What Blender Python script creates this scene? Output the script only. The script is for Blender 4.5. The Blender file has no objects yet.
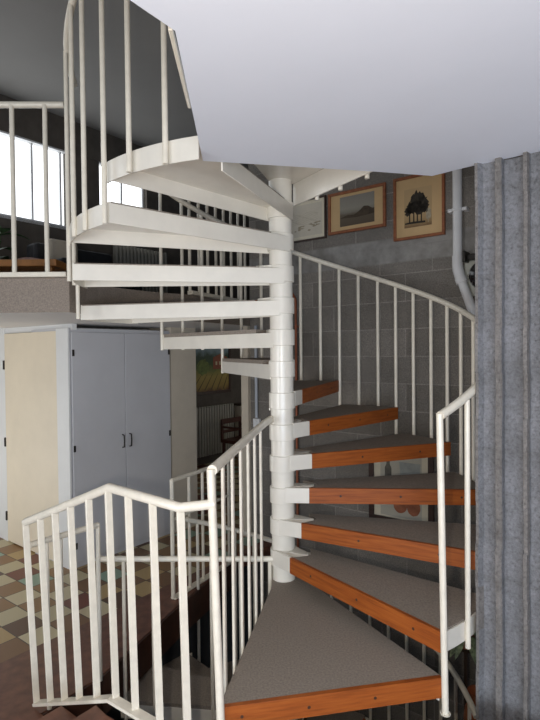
import bpy, bmesh, math, random
from mathutils import Vector, Matrix
random.seed(7)
S = bpy.context.scene
COL = S.collection
PI = math.pi

# ------------------------------------------------------------------ frames
E1 = Vector((.79, -.613, 0)); E2 = Vector((.613, .79, 0))     # the house grid, turned against the camera
def G(a, b, z=0.0): return E1*a + E2*b + Vector((0, 0, z))
def P(r, deg, z=0.0):
    t = math.radians(deg); return Vector((r*math.cos(t), r*math.sin(t), z))

# ------------------------------------------------------------------ materials
def nodes(name):
    m = bpy.data.materials.new(name); m.use_nodes = True
    nt = m.node_tree; b = nt.nodes['Principled BSDF']
    return m, nt, b
def lk(nt, a, b): nt.links.new(a, b)
def ramp(nt, stops, interp='LINEAR'):
    r = nt.nodes.new('ShaderNodeValToRGB'); r.color_ramp.interpolation = interp
    el = r.color_ramp.elements
    while len(el) > 1: el.remove(el[-1])
    el[0].position = stops[0][0]; el[0].color = (*stops[0][1], 1)
    for p, c in stops[1:]:
        e = el.new(p); e.color = (*c, 1)
    return r
def noise(nt, scale, detail=4, vec=None, rough=.6):
    n = nt.nodes.new('ShaderNodeTexNoise'); n.inputs['Scale'].default_value = scale
    n.inputs['Detail'].default_value = detail; n.inputs['Roughness'].default_value = rough
    if vec is not None: lk(nt, vec, n.inputs['Vector'])
    return n
def gpos(nt):
    g = nt.nodes.new('ShaderNodeNewGeometry'); return g.outputs['Position']
def grid(nt):
    "position in the house grid: x along E1, y along E2"
    r = nt.nodes.new('ShaderNodeVectorRotate'); r.rotation_type = 'Z_AXIS'
    r.inputs['Angle'].default_value = math.atan2(.613, .79)
    lk(nt, gpos(nt), r.inputs['Vector']); return r.outputs['Vector']
def bump(nt, b, height, strength=.3, dist=.01):
    u = nt.nodes.new('ShaderNodeBump'); u.inputs['Strength'].default_value = strength
    u.inputs['Distance'].default_value = dist
    lk(nt, height, u.inputs['Height']); lk(nt, u.outputs['Normal'], b.inputs['Normal'])
def mix(nt, f, a, b, mode='MIX'):
    m = nt.nodes.new('ShaderNodeMix'); m.data_type = 'RGBA'; m.blend_type = mode
    for s, v in ((m.inputs[0], f), (m.inputs[6], a), (m.inputs[7], b)):
        if hasattr(v, 'links'): lk(nt, v, s)
        elif isinstance(v, (int, float)): s.default_value = v
        else: s.default_value = (*v, 1)
    return m.outputs[2]
def plain(name, c, rough=.5, metal=0, var=.08, scale=9, bmp=0, coat=0):
    m, nt, b = nodes(name)
    n = noise(nt, scale, 4, gpos(nt))
    r = ramp(nt, [(.3, tuple(x*(1-var) for x in c)), (.7, tuple(min(1, x*(1+var)) for x in c))])
    lk(nt, n.outputs['Fac'], r.inputs['Fac']); lk(nt, r.outputs['Color'], b.inputs['Base Color'])
    b.inputs['Roughness'].default_value = rough; b.inputs['Metallic'].default_value = metal
    b.inputs['Coat Weight'].default_value = coat
    if bmp: bump(nt, b, noise(nt, 220, 3, gpos(nt)).outputs['Fac'], bmp, .004)
    return m
def emit(name, c, s):
    m = bpy.data.materials.new(name); m.use_nodes = True; nt = m.node_tree; nt.nodes.clear()
    e = nt.nodes.new('ShaderNodeEmission'); o = nt.nodes.new('ShaderNodeOutputMaterial')
    e.inputs[0].default_value = (*c, 1); e.inputs[1].default_value = s
    lk(nt, e.outputs[0], o.inputs[0]); return m

WHITE = plain('white_gloss_paint', (.78, .735, .64), .26, 0, .05, 6, coat=.15)
RAILW = plain('white_rail_paint', (.77, .71, .59), .3, 0, .06, 25, coat=.1)
CEIL = plain('white_plaster', (.78, .82, .90), .75, 0, .015, 3, .05)
SOFF = plain('soffit_plaster', (.74, .72, .70), .75, 0, .02, 3)
GREYCEIL = plain('grey_plaster', (.30, .29, .275), .8, 0, .03, 2)
CARPET = plain('grey_carpet', (.255, .215, .175), .95, 0, .22, 110, .35)
FASCIA = plain('brown_carpet_edge', (.26, .215, .175), .95, 0, .25, 120, .4)
CUP = plain('grey_blue_paint', (.53, .525, .535), .5, 0, .03, 4)
CREAM = plain('cream_paint', (.74, .65, .50), .55, 0, .04, 3)
PANELW = plain('white_panel', (.72, .72, .70), .55, 0, .03, 4)
PILAST = plain('beige_plaster', (.55, .48, .38), .75, 0, .05, 5)
DARKW = plain('dark_wood', (.045, .028, .018), .5, 0, .3, 14)
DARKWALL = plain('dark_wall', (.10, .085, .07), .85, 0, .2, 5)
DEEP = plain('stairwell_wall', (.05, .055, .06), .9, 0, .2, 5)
METAL = plain('dark_hinge_metal', (.05, .045, .04), .4, .8, .1)
COPPER = plain('copper', (.55, .20, .09), .4, .6, .15, 20)
COPPERP = plain('copper_pipe_metal', (.36, .12, .06), .5, .5, .15, 20)
PIPE = plain('grey_plastic', (.72, .72, .72), .4, 0, .04)
PIPEB = plain('blue_grey_conduit', (.42, .45, .49), .45, 0, .05)
REDWOOD = plain('red_brown_wood', (.07, .022, .013), .45, 0, .3, 20)
FRAMEW = plain('orange_frame_wood', (.26, .085, .03), .45, 0, .25, 30)
DARKFR = plain('dark_picture_frame', (.05, .025, .018), .45, 0, .25, 30)
MATC = plain('cream_mount', (.56, .38, .19), .8, 0, .05, 8)
MATP = plain('pale_mount', (.70, .64, .50), .8, 0, .05, 8)
TABLEW = plain('orange_table_wood', (.46, .20, .06), .4, 0, .2, 10)
LEAF = plain('green_leaf', (.05, .10, .04), .5, 0, .35, 20)
LEAFP = plain('variegated_leaf', (.26, .32, .18), .5, 0, .6, 40)
TERRA = plain('terracotta', (.35, .15, .08), .7, 0, .15, 12)
BLACKF = plain('black_cloth', (.015, .015, .018), .7, 0, .3, 20)
BLACKG = plain('black_gloss', (.012, .010, .010), .12, 0, .1, 10, coat=.5)
CLOTH = plain('pinkish_cloth', (.30, .20, .17), .9, 0, .3, 18)
RADI = plain('radiator_enamel', (.36, .34, .29), .45, 0, .05, 10)
SOCK = plain('white_plastic', (.72, .72, .72), .4, 0, .03)
INK = plain('ink_black', (.035, .028, .02), .9, 0, .4, 40)
INKG = plain('ink_grey', (.36, .31, .22), .9, 0, .3, 40)
PLUG = plain('screw_plug', (.05, .018, .008), .5, 0, .2)

def wood_mat():
    m, nt, b = nodes('varnished_pine')
    mp = nt.nodes.new('ShaderNodeMapping'); tc = nt.nodes.new('ShaderNodeTexCoord')
    lk(nt, tc.outputs['UV'], mp.inputs['Vector']); mp.inputs['Scale'].default_value = (1.6, 22, 1)
    n = noise(nt, 3, 6, mp.outputs['Vector'])
    r = ramp(nt, [(.25, (.18, .040, .007)), (.5, (.31, .077, .012)), (.75, (.40, .112, .019))])
    lk(nt, n.outputs['Fac'], r.inputs['Fac']); lk(nt, r.outputs['Color'], b.inputs['Base Color'])
    b.inputs['Roughness'].default_value = .5; b.inputs['Specular IOR Level'].default_value = .3
    return m
WOOD = wood_mat()

def block_mat():
    m, nt, b = nodes('concrete_blockwork')
    g = grid(nt)
    sx = nt.nodes.new('ShaderNodeSeparateXYZ'); lk(nt, g, sx.inputs[0])
    cb = nt.nodes.new('ShaderNodeCombineXYZ'); lk(nt, sx.outputs['X'], cb.inputs['X']); lk(nt, sx.outputs['Z'], cb.inputs['Y'])
    mp = nt.nodes.new('ShaderNodeMapping'); mp.inputs['Location'].default_value = (.1, .02, 0)
    lk(nt, cb.outputs[0], mp.inputs['Vector'])
    br = nt.nodes.new('ShaderNodeTexBrick'); lk(nt, mp.outputs[0], br.inputs['Vector'])
    br.inputs['Scale'].default_value = 1; br.inputs['Brick Width'].default_value = .45
    br.inputs['Row Height'].default_value = .225; br.inputs['Mortar Size'].default_value = .005
    br.inputs['Mortar Smooth'].default_value = .3
    br.inputs['Color1'].default_value = (.20, .185, .165, 1); br.inputs['Color2'].default_value = (.29, .27, .245, 1)
    br.inputs['Mortar'].default_value = (.33, .31, .285, 1); br.inputs['Bias'].default_value = -.2
    n = noise(nt, 130, 4, gpos(nt), .7)
    c = mix(nt, .6, br.outputs['Color'], ramp_of(nt, n.outputs['Fac'], [(.3, (.2, .2, .2)), (.52, (.85, .83, .80)), (.72, (1.6, 1.54, 1.46))]), 'MULTIPLY')
    n2 = noise(nt, 2.2, 3, gpos(nt))
    c = mix(nt, .5, c, ramp_of(nt, n2.outputs['Fac'], [(.3, (.6, .6, .6)), (.7, (1.25, 1.22, 1.2))]), 'MULTIPLY')
    # a cast band course, paler than the blocks, above the stair
    band = ramp_of(nt, sx.outputs['Z'], [(0, (0, 0, 0)), (1, (1, 1, 1))])
    mr = nt.nodes.new('ShaderNodeMapRange'); lk(nt, sx.outputs['Z'], mr.inputs['Value'])
    mr.inputs['From Min'].default_value = 0; mr.inputs['From Max'].default_value = 4
    rb = ramp(nt, [(0, (0, 0, 0)), (2.10/4, (0, 0, 0)), (2.105/4, (1, 1, 1)), (2.30/4, (1, 1, 1)), (2.31/4, (0, 0, 0))])
    lk(nt, mr.outputs[0], rb.inputs['Fac'])
    nb = noise(nt, 7, 5, gpos(nt))
    pale = ramp_of(nt, nb.outputs['Fac'], [(.3, (.20, .19, .175)), (.7, (.36, .345, .32))])
    c = mix(nt, rb.outputs['Color'], c, pale)
    lk(nt, c, b.inputs['Base Color']); b.inputs['Roughness'].default_value = .95
    h = nt.nodes.new('ShaderNodeMath'); h.operation = 'SUBTRACT'
    lk(nt, n.outputs['Fac'], h.inputs[0]); lk(nt, br.outputs['Fac'], h.inputs[1])
    bump(nt, b, h.outputs[0], .5, .006)
    return m
def ramp_of(nt, fac, stops):
    r = ramp(nt, stops); lk(nt, fac, r.inputs['Fac']); return r.outputs['Color']
BLOCK = block_mat()

def rib_mat(name='ribbed_concrete_block', tint=(.74,.745,.77)):
    m, nt, b = nodes(name)
    g = grid(nt); sx = nt.nodes.new('ShaderNodeSeparateXYZ'); lk(nt, g, sx.inputs[0])
    n = noise(nt, 70, 5, gpos(nt), .75)
    c = ramp_of(nt, n.outputs['Fac'], [(.28, (.12, .115, .11)), (.45, (.27, .27, .27)), (.62, (.35, .35, .35)), (.78, (.5, .49, .47))])
    n2 = noise(nt, 6, 4, gpos(nt))
    c = mix(nt, .55, c, ramp_of(nt, n2.outputs['Fac'], [(.3, (.55, .54, .53)), (.7, (1.2, 1.2, 1.23))]), 'MULTIPLY')
    # courses: each block a shade of its own, thin joints between
    fl = nt.nodes.new('ShaderNodeMath'); fl.operation = 'DIVIDE'; fl.inputs[1].default_value = .19
    lk(nt, sx.outputs['Z'], fl.inputs[0])
    fr = nt.nodes.new('ShaderNodeMath'); fr.operation = 'FRACT'; lk(nt, fl.outputs[0], fr.inputs[0])
    c = mix(nt, 1, c, ramp_of(nt, fr.outputs[0], [(0, (.9, .9, .91)), (.03, (1, 1, 1)), (.85, (1, 1, 1)), (1, (.9, .89, .88))]), 'MULTIPLY')
    c = mix(nt, 1, c, tint, 'MULTIPLY')
    lk(nt, c, b.inputs['Base Color']); b.inputs['Roughness'].default_value = .95
    bump(nt, b, n.outputs['Fac'], .9, .008)
    return m
RIB = rib_mat(); RIBB = rib_mat('ribbed_concrete_worn_edge', (.68,.63,.58))

def tile_mat():
    m, nt, b = nodes('quarry_tile_floor')
    g = grid(nt)
    mp = nt.nodes.new('ShaderNodeMapping'); mp.inputs['Scale'].default_value = (1/.215, 1/.215, 0)
    mp.inputs['Location'].default_value = (.38, .12, .5); lk(nt, g, mp.inputs['Vector'])
    fl = nt.nodes.new('ShaderNodeVectorMath'); fl.operation = 'FLOOR'; lk(nt, mp.outputs[0], fl.inputs[0])
    wn = nt.nodes.new('ShaderNodeTexWhiteNoise'); lk(nt, fl.outputs[0], wn.inputs['Vector'])
    ck = nt.nodes.new('ShaderNodeTexChecker'); ck.inputs['Scale'].default_value = 1
    ad = nt.nodes.new('ShaderNodeVectorMath'); ad.operation = 'ADD'; ad.inputs[1].default_value = (.5, .5, .5)
    lk(nt, fl.outputs[0], ad.inputs[0]); lk(nt, ad.outputs[0], ck.inputs['Vector'])
    light = ramp(nt, [(0, (.52, .45, .28)), (.25, (.27, .38, .29)), (.58, (.58, .50, .32)), (.78, (.44, .31, .14))], 'CONSTANT')
    dark = ramp(nt, [(0, (.20, .105, .045)), (.3, (.11, .055, .028)), (.5, (.27, .15, .06)), (.8, (.17, .05, .028))], 'CONSTANT')
    lk(nt, wn.outputs['Value'], light.inputs['Fac']); lk(nt, wn.outputs['Value'], dark.inputs['Fac'])
    c = mix(nt, ck.outputs['Fac'], dark.outputs['Color'], light.outputs['Color'])
    fr = nt.nodes.new('ShaderNodeVectorMath'); fr.operation = 'FRACTION'; lk(nt, mp.outputs[0], fr.inputs[0])
    s = nt.nodes.new('ShaderNodeSeparateXYZ'); lk(nt, fr.outputs[0], s.inputs[0])
    jx = ramp_of(nt, s.outputs['X'], [(0, (0, 0, 0)), (.03, (0, 0, 0)), (.04, (1, 1, 1))])
    jy = ramp_of(nt, s.outputs['Y'], [(0, (0, 0, 0)), (.03, (0, 0, 0)), (.04, (1, 1, 1))])
    j = mix(nt, 1, jx, jy, 'MULTIPLY')
    c = mix(nt, j, (.07, .05, .035), c)
    # dark border laid along the stairwell
    sg = nt.nodes.new('ShaderNodeSeparateXYZ'); lk(nt, g, sg.inputs[0])
    gt = nt.nodes.new('ShaderNodeMath'); gt.operation = 'GREATER_THAN'; gt.inputs[1].default_value = -1.37
    lk(nt, sg.outputs['X'], gt.inputs[0])
    nn = noise(nt, 14, 4, gpos(nt))
    bc = ramp_of(nt, nn.outputs['Fac'], [(.3, (.10, .04, .024)), (.7, (.20, .085, .05))])
    c = mix(nt, gt.outputs[0], c, bc)
    lk(nt, c, b.inputs['Base Color']); b.inputs['Roughness'].default_value = .42
    return m
TILE = tile_mat()
def step_mat():
    m, nt, b = nodes('brown_step_tile')
    n = noise(nt, 12, 5, gpos(nt))
    c = ramp_of(nt, n.outputs['Fac'], [(.3, (.09, .037, .022)), (.7, (.20, .085, .05))])
    lk(nt, c, b.inputs['Base Color']); b.inputs['Roughness'].default_value = .45
    return m
STEP = step_mat()

# ------------------------------------------------------------------ mesh builder
class MB:
    def __init__(s): s.v = []; s.f = []; s.m = []; s.uv = {}
    def add(s, vs, fs, mi=0):
        o = len(s.v); s.v += [Vector(v) for v in vs]
        for f in fs: s.f.append([i+o for i in f]); s.m.append(mi)
        return s
    def hexa(s, b, t, mi=0):
        "b, t: four bottom and four top points, same order"
        return s.add(list(b)+list(t), [(3,2,1,0),(4,5,6,7),(0,1,5,4),(1,2,6,5),(2,3,7,6),(3,0,4,7)], mi)
    def box(s, c, x, y, z, mi=0):
        "centre and three half-axes vectors"
        c, x, y, z = map(Vector, (c, x, y, z))
        return s.hexa([c-x-y-z, c+x-y-z, c+x+y-z, c-x+y-z], [c-x-y+z, c+x-y+z, c+x+y+z, c-x+y+z], mi)
    def gbox(s, a0, a1, b0, b1, z0, z1, mi=0):
        return s.hexa([G(a0,b0,z0),G(a1,b0,z0),G(a1,b1,z0),G(a0,b1,z0)], [G(a0,b0,z1),G(a1,b0,z1),G(a1,b1,z1),G(a0,b1,z1)], mi)
    def prism(s, poly, z0, z1, mi=0):
        n = len(poly)
        vs = [Vector((p[0],p[1],z0)) for p in poly]+[Vector((p[0],p[1],z1)) for p in poly]
        ar = sum(poly[i][0]*poly[(i+1)%n][1]-poly[(i+1)%n][0]*poly[i][1] for i in range(n))
        fs = [list(range(n-1,-1,-1)), list(range(n,2*n))]+[(i,(i+1)%n,(i+1)%n+n,i+n) for i in range(n)]
        if ar < 0: fs = [list(reversed(f)) for f in fs]
        return s.add(vs, fs, mi)
    def board(s, p, q, nrm, th, z0, z1, mi=0):
        "plank on edge from p to q (xy), thickness th towards nrm"
        p=Vector((p[0],p[1],0)); q=Vector((q[0],q[1],0)); n=Vector((nrm[0],nrm[1],0)).normalized()*th
        a=[p,q,q+n,p+n]
        if (q-p).cross(n).z < 0: a=[q,p,p+n,q+n]
        up0=Vector((0,0,z0)); up1=Vector((0,0,z1))
        return s.hexa([x+up0 for x in a],[x+up1 for x in a],mi)
    def tube(s, pts, r, n=10, mi=0, rot=0, rz=None):
        pts=[Vector(p) for p in pts]; rings=[]; prev=None
        for i,p in enumerate(pts):
            t=(pts[min(i+1,len(pts)-1)]-pts[max(i-1,0)]).normalized()
            if prev is None:
                a=Vector((0,0,1)) if abs(t.z)<.9 else Vector((1,0,0))
                u=(a-t*a.dot(t)).normalized()
            else: u=(prev-t*prev.dot(t)).normalized()
            prev=u; w=t.cross(u); rr=r[i] if isinstance(r,(list,tuple)) else r
            rings.append([p+u*math.cos(2*PI*k/n+rot)*rr+w*math.sin(2*PI*k/n+rot)*rr for k in range(n)])
        vs=[v for q in rings for v in q]; fs=[]
        for i in range(len(pts)-1):
            for k in range(n):
                a=i*n+k;b=i*n+(k+1)%n; fs.append((a,b,b+n,a+n))
        fs.append(list(range(n-1,-1,-1))); L=(len(pts)-1)*n; fs.append([L+k for k in range(n)])
        return s.add(vs,fs,mi)
    def lathe(s, c, prof, n=24, mi=0, axis=None):
        c=Vector(c); vs=[]; fs=[]
        ax=Vector(axis).normalized() if axis else Vector((0,0,1))
        u=ax.orthogonal().normalized(); w=ax.cross(u)
        for r,z in prof:
            for k in range(n):
                t=2*PI*k/n; vs.append(c+u*r*math.cos(t)+w*r*math.sin(t)+ax*z)
        for i in range(len(prof)-1):
            for k in range(n):
                a=i*n+k;b=i*n+(k+1)%n; fs.append((a,b,b+n,a+n))
        fs.append(list(range(n-1,-1,-1))); L=(len(prof)-1)*n; fs.append([L+k for k in range(n)])
        return s.add(vs,fs,mi)
    def square(s, p, q, w, d, xdir, mi=0):
        "bar of w x d section from p to q, w measured along xdir"
        p=Vector(p);q=Vector(q);t=(q-p).normalized();x=Vector(xdir);x=(x-t*x.dot(t)).normalized();y=t.cross(x)
        x=x*w/2;y=y*d/2
        return s.hexa([p-x-y,p+x-y,p+x+y,p-x+y],[q-x-y,q+x-y,q+x+y,q-x+y],mi)
    def build(s, name, mats, parent=None, bevel=0, smooth=True, angle=40, subsurf=0):
        off = ORG.get(parent.name, Vector()) if parent else Vector()
        me=bpy.data.meshes.new(name); me.from_pydata([tuple(v-off) for v in s.v],[],s.f)
        for m in (mats if isinstance(mats,(list,tuple)) else [mats]): me.materials.append(m)
        for p,mi in zip(me.polygons,s.m): p.material_index=mi; p.use_smooth=smooth
        me.update()
        if smooth: me.set_sharp_from_angle(angle=math.radians(angle))
        o=bpy.data.objects.new(name,me); COL.objects.link(o)
        if parent: o.parent=parent; ORG[o.name]=off
        if bevel:
            b=o.modifiers.new('bevel','BEVEL'); b.width=bevel; b.segments=2; b.limit_method='ANGLE'; b.angle_limit=math.radians(50)
        if subsurf:
            q=o.modifiers.new('sub','SUBSURF'); q.levels=subsurf; q.render_levels=subsurf
        return o
ORG={}
def tag(o,label,cat,group=None):
    o['label']=label; o['category']=cat
    if group: o['group']=group
    return o
def thing(name,loc,label,cat,group=None):
    o=bpy.data.objects.new(name,None); o.empty_display_size=.05; o.location=loc; COL.objects.link(o)
    ORG[o.name]=Vector(loc); return tag(o,label,cat,group)
def structure(o): o['kind']='structure'; return o

# ------------------------------------------------------------------ camera
CP = Vector((-.091, -3.196, 1.388)); F_PX = 526.947; PITCH=.018; ROLL=-.01
cam=bpy.data.cameras.new('camera'); co=bpy.data.objects.new('camera',cam); COL.objects.link(co)
right=Vector((1,0,0)); fwd=Vector((0,math.cos(PITCH),-math.sin(PITCH))); up=Vector((0,math.sin(PITCH),math.cos(PITCH)))
cr,sr=math.cos(ROLL),math.sin(ROLL)
rc=right*cr+up*sr; uc=-right*sr+up*cr
M=Matrix((( rc.x,uc.x,-fwd.x,CP.x),(rc.y,uc.y,-fwd.y,CP.y),(rc.z,uc.z,-fwd.z,CP.z),(0,0,0,1)))
co.matrix_world=M
cam.sensor_fit='VERTICAL'; cam.sensor_height=36; cam.lens=F_PX*36/720; cam.clip_start=.02
S.camera=co

# ------------------------------------------------------------------ spiral staircase
stair=thing('spiral_staircase',(0,0,-2.9),'white steel spiral staircase with carpeted treads around a central pole','staircase')
PC=Vector((-.02,0,0))
POLE=MB(); POLE.lathe(PC,[(.07,-2.9),(.07,2.41)],32); POLE.build('centre_pole',WHITE,stair)
RC=.08
def edge(lead, deg, R):
    "tangent point on the collar and outer tip of a radial edge; lead=True for the climbing side"
    a=PC+P(RC,deg-90 if lead else deg+90); b=P(R,deg); return a,b
def make_tread(i, lead, trail, R, ztop, wood=True, R0=None, cut=None):
    R0=R0 or R
    top=.02 if 9<=i<20 else .001
    RR=lambda a: R0+(R-R0)*(a-lead)/(trail-lead)
    aend=cut or trail
    fr=MB()
    fr.lathe(PC,[(.071,ztop-.103),(RC,ztop-.101),(RC,ztop-.007),(.071,ztop-.005)],32)
    la,lb=edge(True,lead,R0); ta,tb=edge(False,trail,R if not cut else .955)
    ld=(lb-la).normalized(); ln=Vector((ld.y,-ld.x,0))      # outward (towards the climber)
    td=(tb-ta).normalized(); tn=Vector((-td.y,td.x,0))
    s0=.165
    n=12
    arc=[P(RR(a)-.006,a) for a in [lead+(aend-lead)*k/n for k in range(n+1)]]+([Vector((-.373,-.938,0)),Vector((-.29,-.922,0))] if cut else [])
    # flanges
    fr.board(la-ln*.022, lb-ln*.022, -ln, .008, ztop-(.088 if i<9 else .112), ztop-.026)
    fr.board(la+ld*.02, la+ld*s0, -ln, .022, ztop-.09, ztop)
    fr.board(ta, tb, -tn, .008, ztop-.116, ztop-.026)
    # plate
    fr.prism([la-ln*.02]+arc+[ta-tn*.001], ztop-.034, ztop-.026)
    # rounded inner lug
    lug=[la-ln*.022+ld*.02]+[P(.150+.022*math.sin(PI*k/8),lead+6+(trail-lead-8)*k/8) for k in range(9)]+[ta-tn*.004+td*.02]
    fr.prism(lug, ztop-.026, ztop-.003)
    t=fr.build('tread',WHITE,stair,bevel=.002)
    # curved end plate
    ep=MB(); m=14; a9=lead+(.6 if i<9 else -1.3); aa=[a9+(aend-a9)*k/m for k in range(m+1)]; A=[P(RR(a),a) for a in aa]; B=[P(RR(a)-.007,a) for a in aa]; eb=.092 if i<9 else .116
    for k in range(m):
        ep.hexa([B[k]+Vector((0,0,ztop-eb)),A[k]+Vector((0,0,ztop-eb)),A[k+1]+Vector((0,0,ztop-eb)),B[k+1]+Vector((0,0,ztop-eb))],
                [B[k]+Vector((0,0,ztop-(.006 if i<9 else .022))),A[k]+Vector((0,0,ztop-(.006 if i<9 else .022))),A[k+1]+Vector((0,0,ztop-(.006 if i<9 else .022))),B[k+1]+Vector((0,0,ztop-(.006 if i<9 else .022)))])
    ep.build('end_plate',WHITE,t)
    # carpet
    cp=MB(); inner=[P(.185,lead+3+(trail-lead-8)*k/6) for k in range(6,-1,-1)]
    arcc=[P(RR(a)-.01,a) for a in [lead+1+(aend-lead-1)*k/n for k in range(n+1)]]+([Vector((-.375,-.94,0)),Vector((-.295,-.922,0))] if cut else [])
    poly=[la-ln*.021+ld*.17]+[lb-ln*.021-ld*.01]+arcc[1:]+[ta-tn*.002+td*.15]+inner[1:-1]
    cp.prism(poly, ztop-.026, ztop-top); cp.build('carpet',CARPET,t)
    if wood:
        nb=MB(); p=la+ld*s0-ln*.02; q=lb-ln*.02-ld*(.002 if i<9 else .05)
        nb.board(p,q,ln,.02,ztop-.09,ztop)
        L=(q-p).length
        for f in ((.18,.52,.86) if i%2 else (.34,.76)):
            c=p+ld*L*f+ln*.0195+Vector((0,0,ztop-.045)); nb.lathe(c,[(.007,0),(.007,.0014)],10,1,axis=ln)
        o=nb.build('nosing_board',[WOOD,PLUG],t,bevel=.003)
        uvwood(o,p-ORG[stair.name],ld,i)
    return t
def uvwood(o,p,ld,i):
    me=o.data; uv=me.uv_layers.new(name='UVMap')
    for l in me.loops:
        v=me.vertices[l.vertex_index].co; uv.data[l.index].uv=((v-p).dot(ld)+i*3.7, v.z+i*1.3)
# treads: lead angle, trail angle, outer radius
A0,DA,W=-58.035,24.918,22.9
TR={}
for i in range(1,9): TR[i]=(A0+DA*(i-1),A0+DA*(i-1)+W,1.170)
TR[7]=(TR[7][0],114.2,1.17); TR[8]=(TR[8][0],139.5,1.17)
TR[9]=(147,173,1.30); TR[10]=(177,194.4,1.206,1.23); TR[11]=(196,224.7,1.14,1.215); TR[12]=(223,252.5,1.117,1.13,250.6)
RISE=.19
for i,q in TR.items(): make_tread(i,*q[:3],RISE*i,True,*q[3:])
# the double entry tread at the bottom
LF=Vector((-.298,-1.172,0)); RF=Vector((.622,-.997,0)); LI=Vector((-.098,-.15,0)); RI=Vector((.125,-.06,0))
t0=MB(); nd=(RF-LF).normalized(); nn=Vector((nd.y,-nd.x,0))
t0.prism([LF-nn*.02,RF-nn*.02,RI,Vector((.09,.04,0)),Vector((0,.09,0)),Vector((-.09,.03,0)),LI],-.034,-.022)
t0.board(LF-nn*.02,RF-nn*.02,-nn,.008,-.083,-.022)
ed=(LI-LF).normalized(); t0.board(LF-nn*.02,LI,(-ed.y*-1,ed.x*-1,0),.008,-.11,-.022)
ed2=(RI-RF).normalized(); t0.board(RF-nn*.02,RI,(-ed2.y,ed2.x,0),.008,-.11,-.022)
t0.lathe(PC,[(.071,-.11),(RC,-.108),(RC,-.024),(.071,-.022)],32)
t0o=t0.build('landing_tread',WHITE,stair,bevel=.002)
c0=MB(); c0.prism([LF-nn*.02,RF-nn*.02,RI,Vector((.088,.035,0)),Vector((0,.088,0)),Vector((-.088,.03,0)),LI],-.022,0); c0.build('carpet',CARPET,t0o)
n0=MB(); n0.board(LF-nn*.02,RF-nn*.02,nn,.022,-.085,.001)
for f in (.09,.38,.68):
    n0.lathe(LF+nd*(RF-LF).length*f+nn*.0015+Vector((0,0,-.045)),[(.007,0),(.007,.0014)],10,1,axis=nn)
o=n0.build('nosing_board',[WOOD,PLUG],t0o,bevel=.003); uvwood(o,LF-ORG[stair.name],nd,0)
# the top landing, above the entry tread, between the last tread and the slab
ZL=2.47
tl=MB(); la,lb=edge(False,302,1.0)
top=[P(.08,240),P(.75,252),P(.80,262),P(.80,300),P(.8,304),P(.08,30),P(.085,120)]
tl.prism([Vector((-.085,0,0)),Vector((-.30,-.78,0)),Vector((.46,-.68,0)),Vector((.085,0.03,0)),Vector((0,.085,0))],2.405,2.425)
q0=Vector((.06,.05,0)); q1=Vector((.50,-.71,0)); qd=(q1-q0).normalized(); qn=Vector((-qd.y,qd.x,0))
tl.board(q0,q1,qn,.012,2.27,2.405)
tlo=tl.build('top_landing',WHITE,stair,bevel=.002)
# spiral handrail and balusters
def Rt(t):
    K=[(-60,1.172),(140,1.172),(165,1.235),(195,1.215),(225,1.148),(250,1.125)]
    for (a,x),(b,y) in zip(K,K[1:]):
        if t<=b: return x+(y-x)*max(0,(t-a))/(b-a)
    return K[-1][1]
def Zr(t): return .19+.918+RISE*(t-A0)/DA
hr=MB(); hr.tube([P(Rt(t),t,Zr(t)) for t in [A0+k*3 for k in range(0,67)]],.019,12)
hr.build('handrail',RAILW,stair)
hr=MB(); hr.tube([P(Rt(t),t,Zr(t)) for t in range(184,252,3)],.019,12); hr.build('handrail',RAILW,stair)
ang=[-49.3,-41.5,-33.5,-25.6,-17.7,-9.9,-3.2,4.3,11.9,19.2,27.1,35.2,42.9,50.5,58.5,66.3,74,81.9,90,97.7,105.9,113.8,122,130.4,139.7,186,194.3,207,215,224.2,233.3,243.3]
def tread_z(t):
    zz=0
    for i,q in TR.items():
        if q[0]+3.2<=t: zz=RISE*i
    return zz
for t in ang:
    b=MB(); r=Rt(t)+(.008); b.tube([P(r,t,tread_z(t)-.122),P(r,t,Zr(t)-.01)],.0125,10); b.build('baluster',RAILW,stair)
b=MB(); b.tube([P(1.172,-58.3,-.15)+Vector((.017,-.006,0)),P(1.172,-58.3,Zr(-58.3)+.012)],.0145,12)
b.lathe(P(1.172,-58.3,-.15)+Vector((.017,-.006,0)),[(.022,0),(.022,.004)],16); b.build('newel_post',RAILW,stair)
for k,f in enumerate((.25,.5,.75)):
    b=MB(); p=q0+(q1-q0)*f+qn*.024; b.tube([p+Vector((0,0,2.255)),p+Vector((0,0,3.35))],.0125,10); b.build('baluster',RAILW,stair)
b=MB(); b.tube([q0+qn*.024+(q1-q0)*.12+Vector((0,0,3.35)),q0+(q1-q0)*.95+qn*.024+Vector((0,0,3.35))],.019,12); b.build('landing_handrail',RAILW,stair)
b=MB(); b.tube([P(1.25,180,RISE*9-.12),P(1.25,180,RISE*10+.0)],.0125,10); b.build('baluster',RAILW,stair)
# guard along the left edge of the entry tread
g0=Vector((-.318,-1.18,0)); g1=Vector((-.128,-.2,0))
b=MB(); b.tube([g0+Vector((0,0,.93)),g1+Vector((0,0,.972)),Vector((-.09,-.03,.975))],.021,12); b.build('entry_handrail',RAILW,stair)
b=MB(); b.tube([g0+Vector((.025,0,-.15)),g0+Vector((-.005,0,.935))],.0165,12); b.build('newel_post',RAILW,stair)
for k in range(1,7):
    p=g0+(g1-g0)*(k/6.7); b=MB(); b.square(p+Vector((0,0,-.1)),p+Vector((0,0,.935+.006*k)),.024,.012,tuple(g1-g0)); b.build('baluster',RAILW,stair,bevel=.002)

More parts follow.
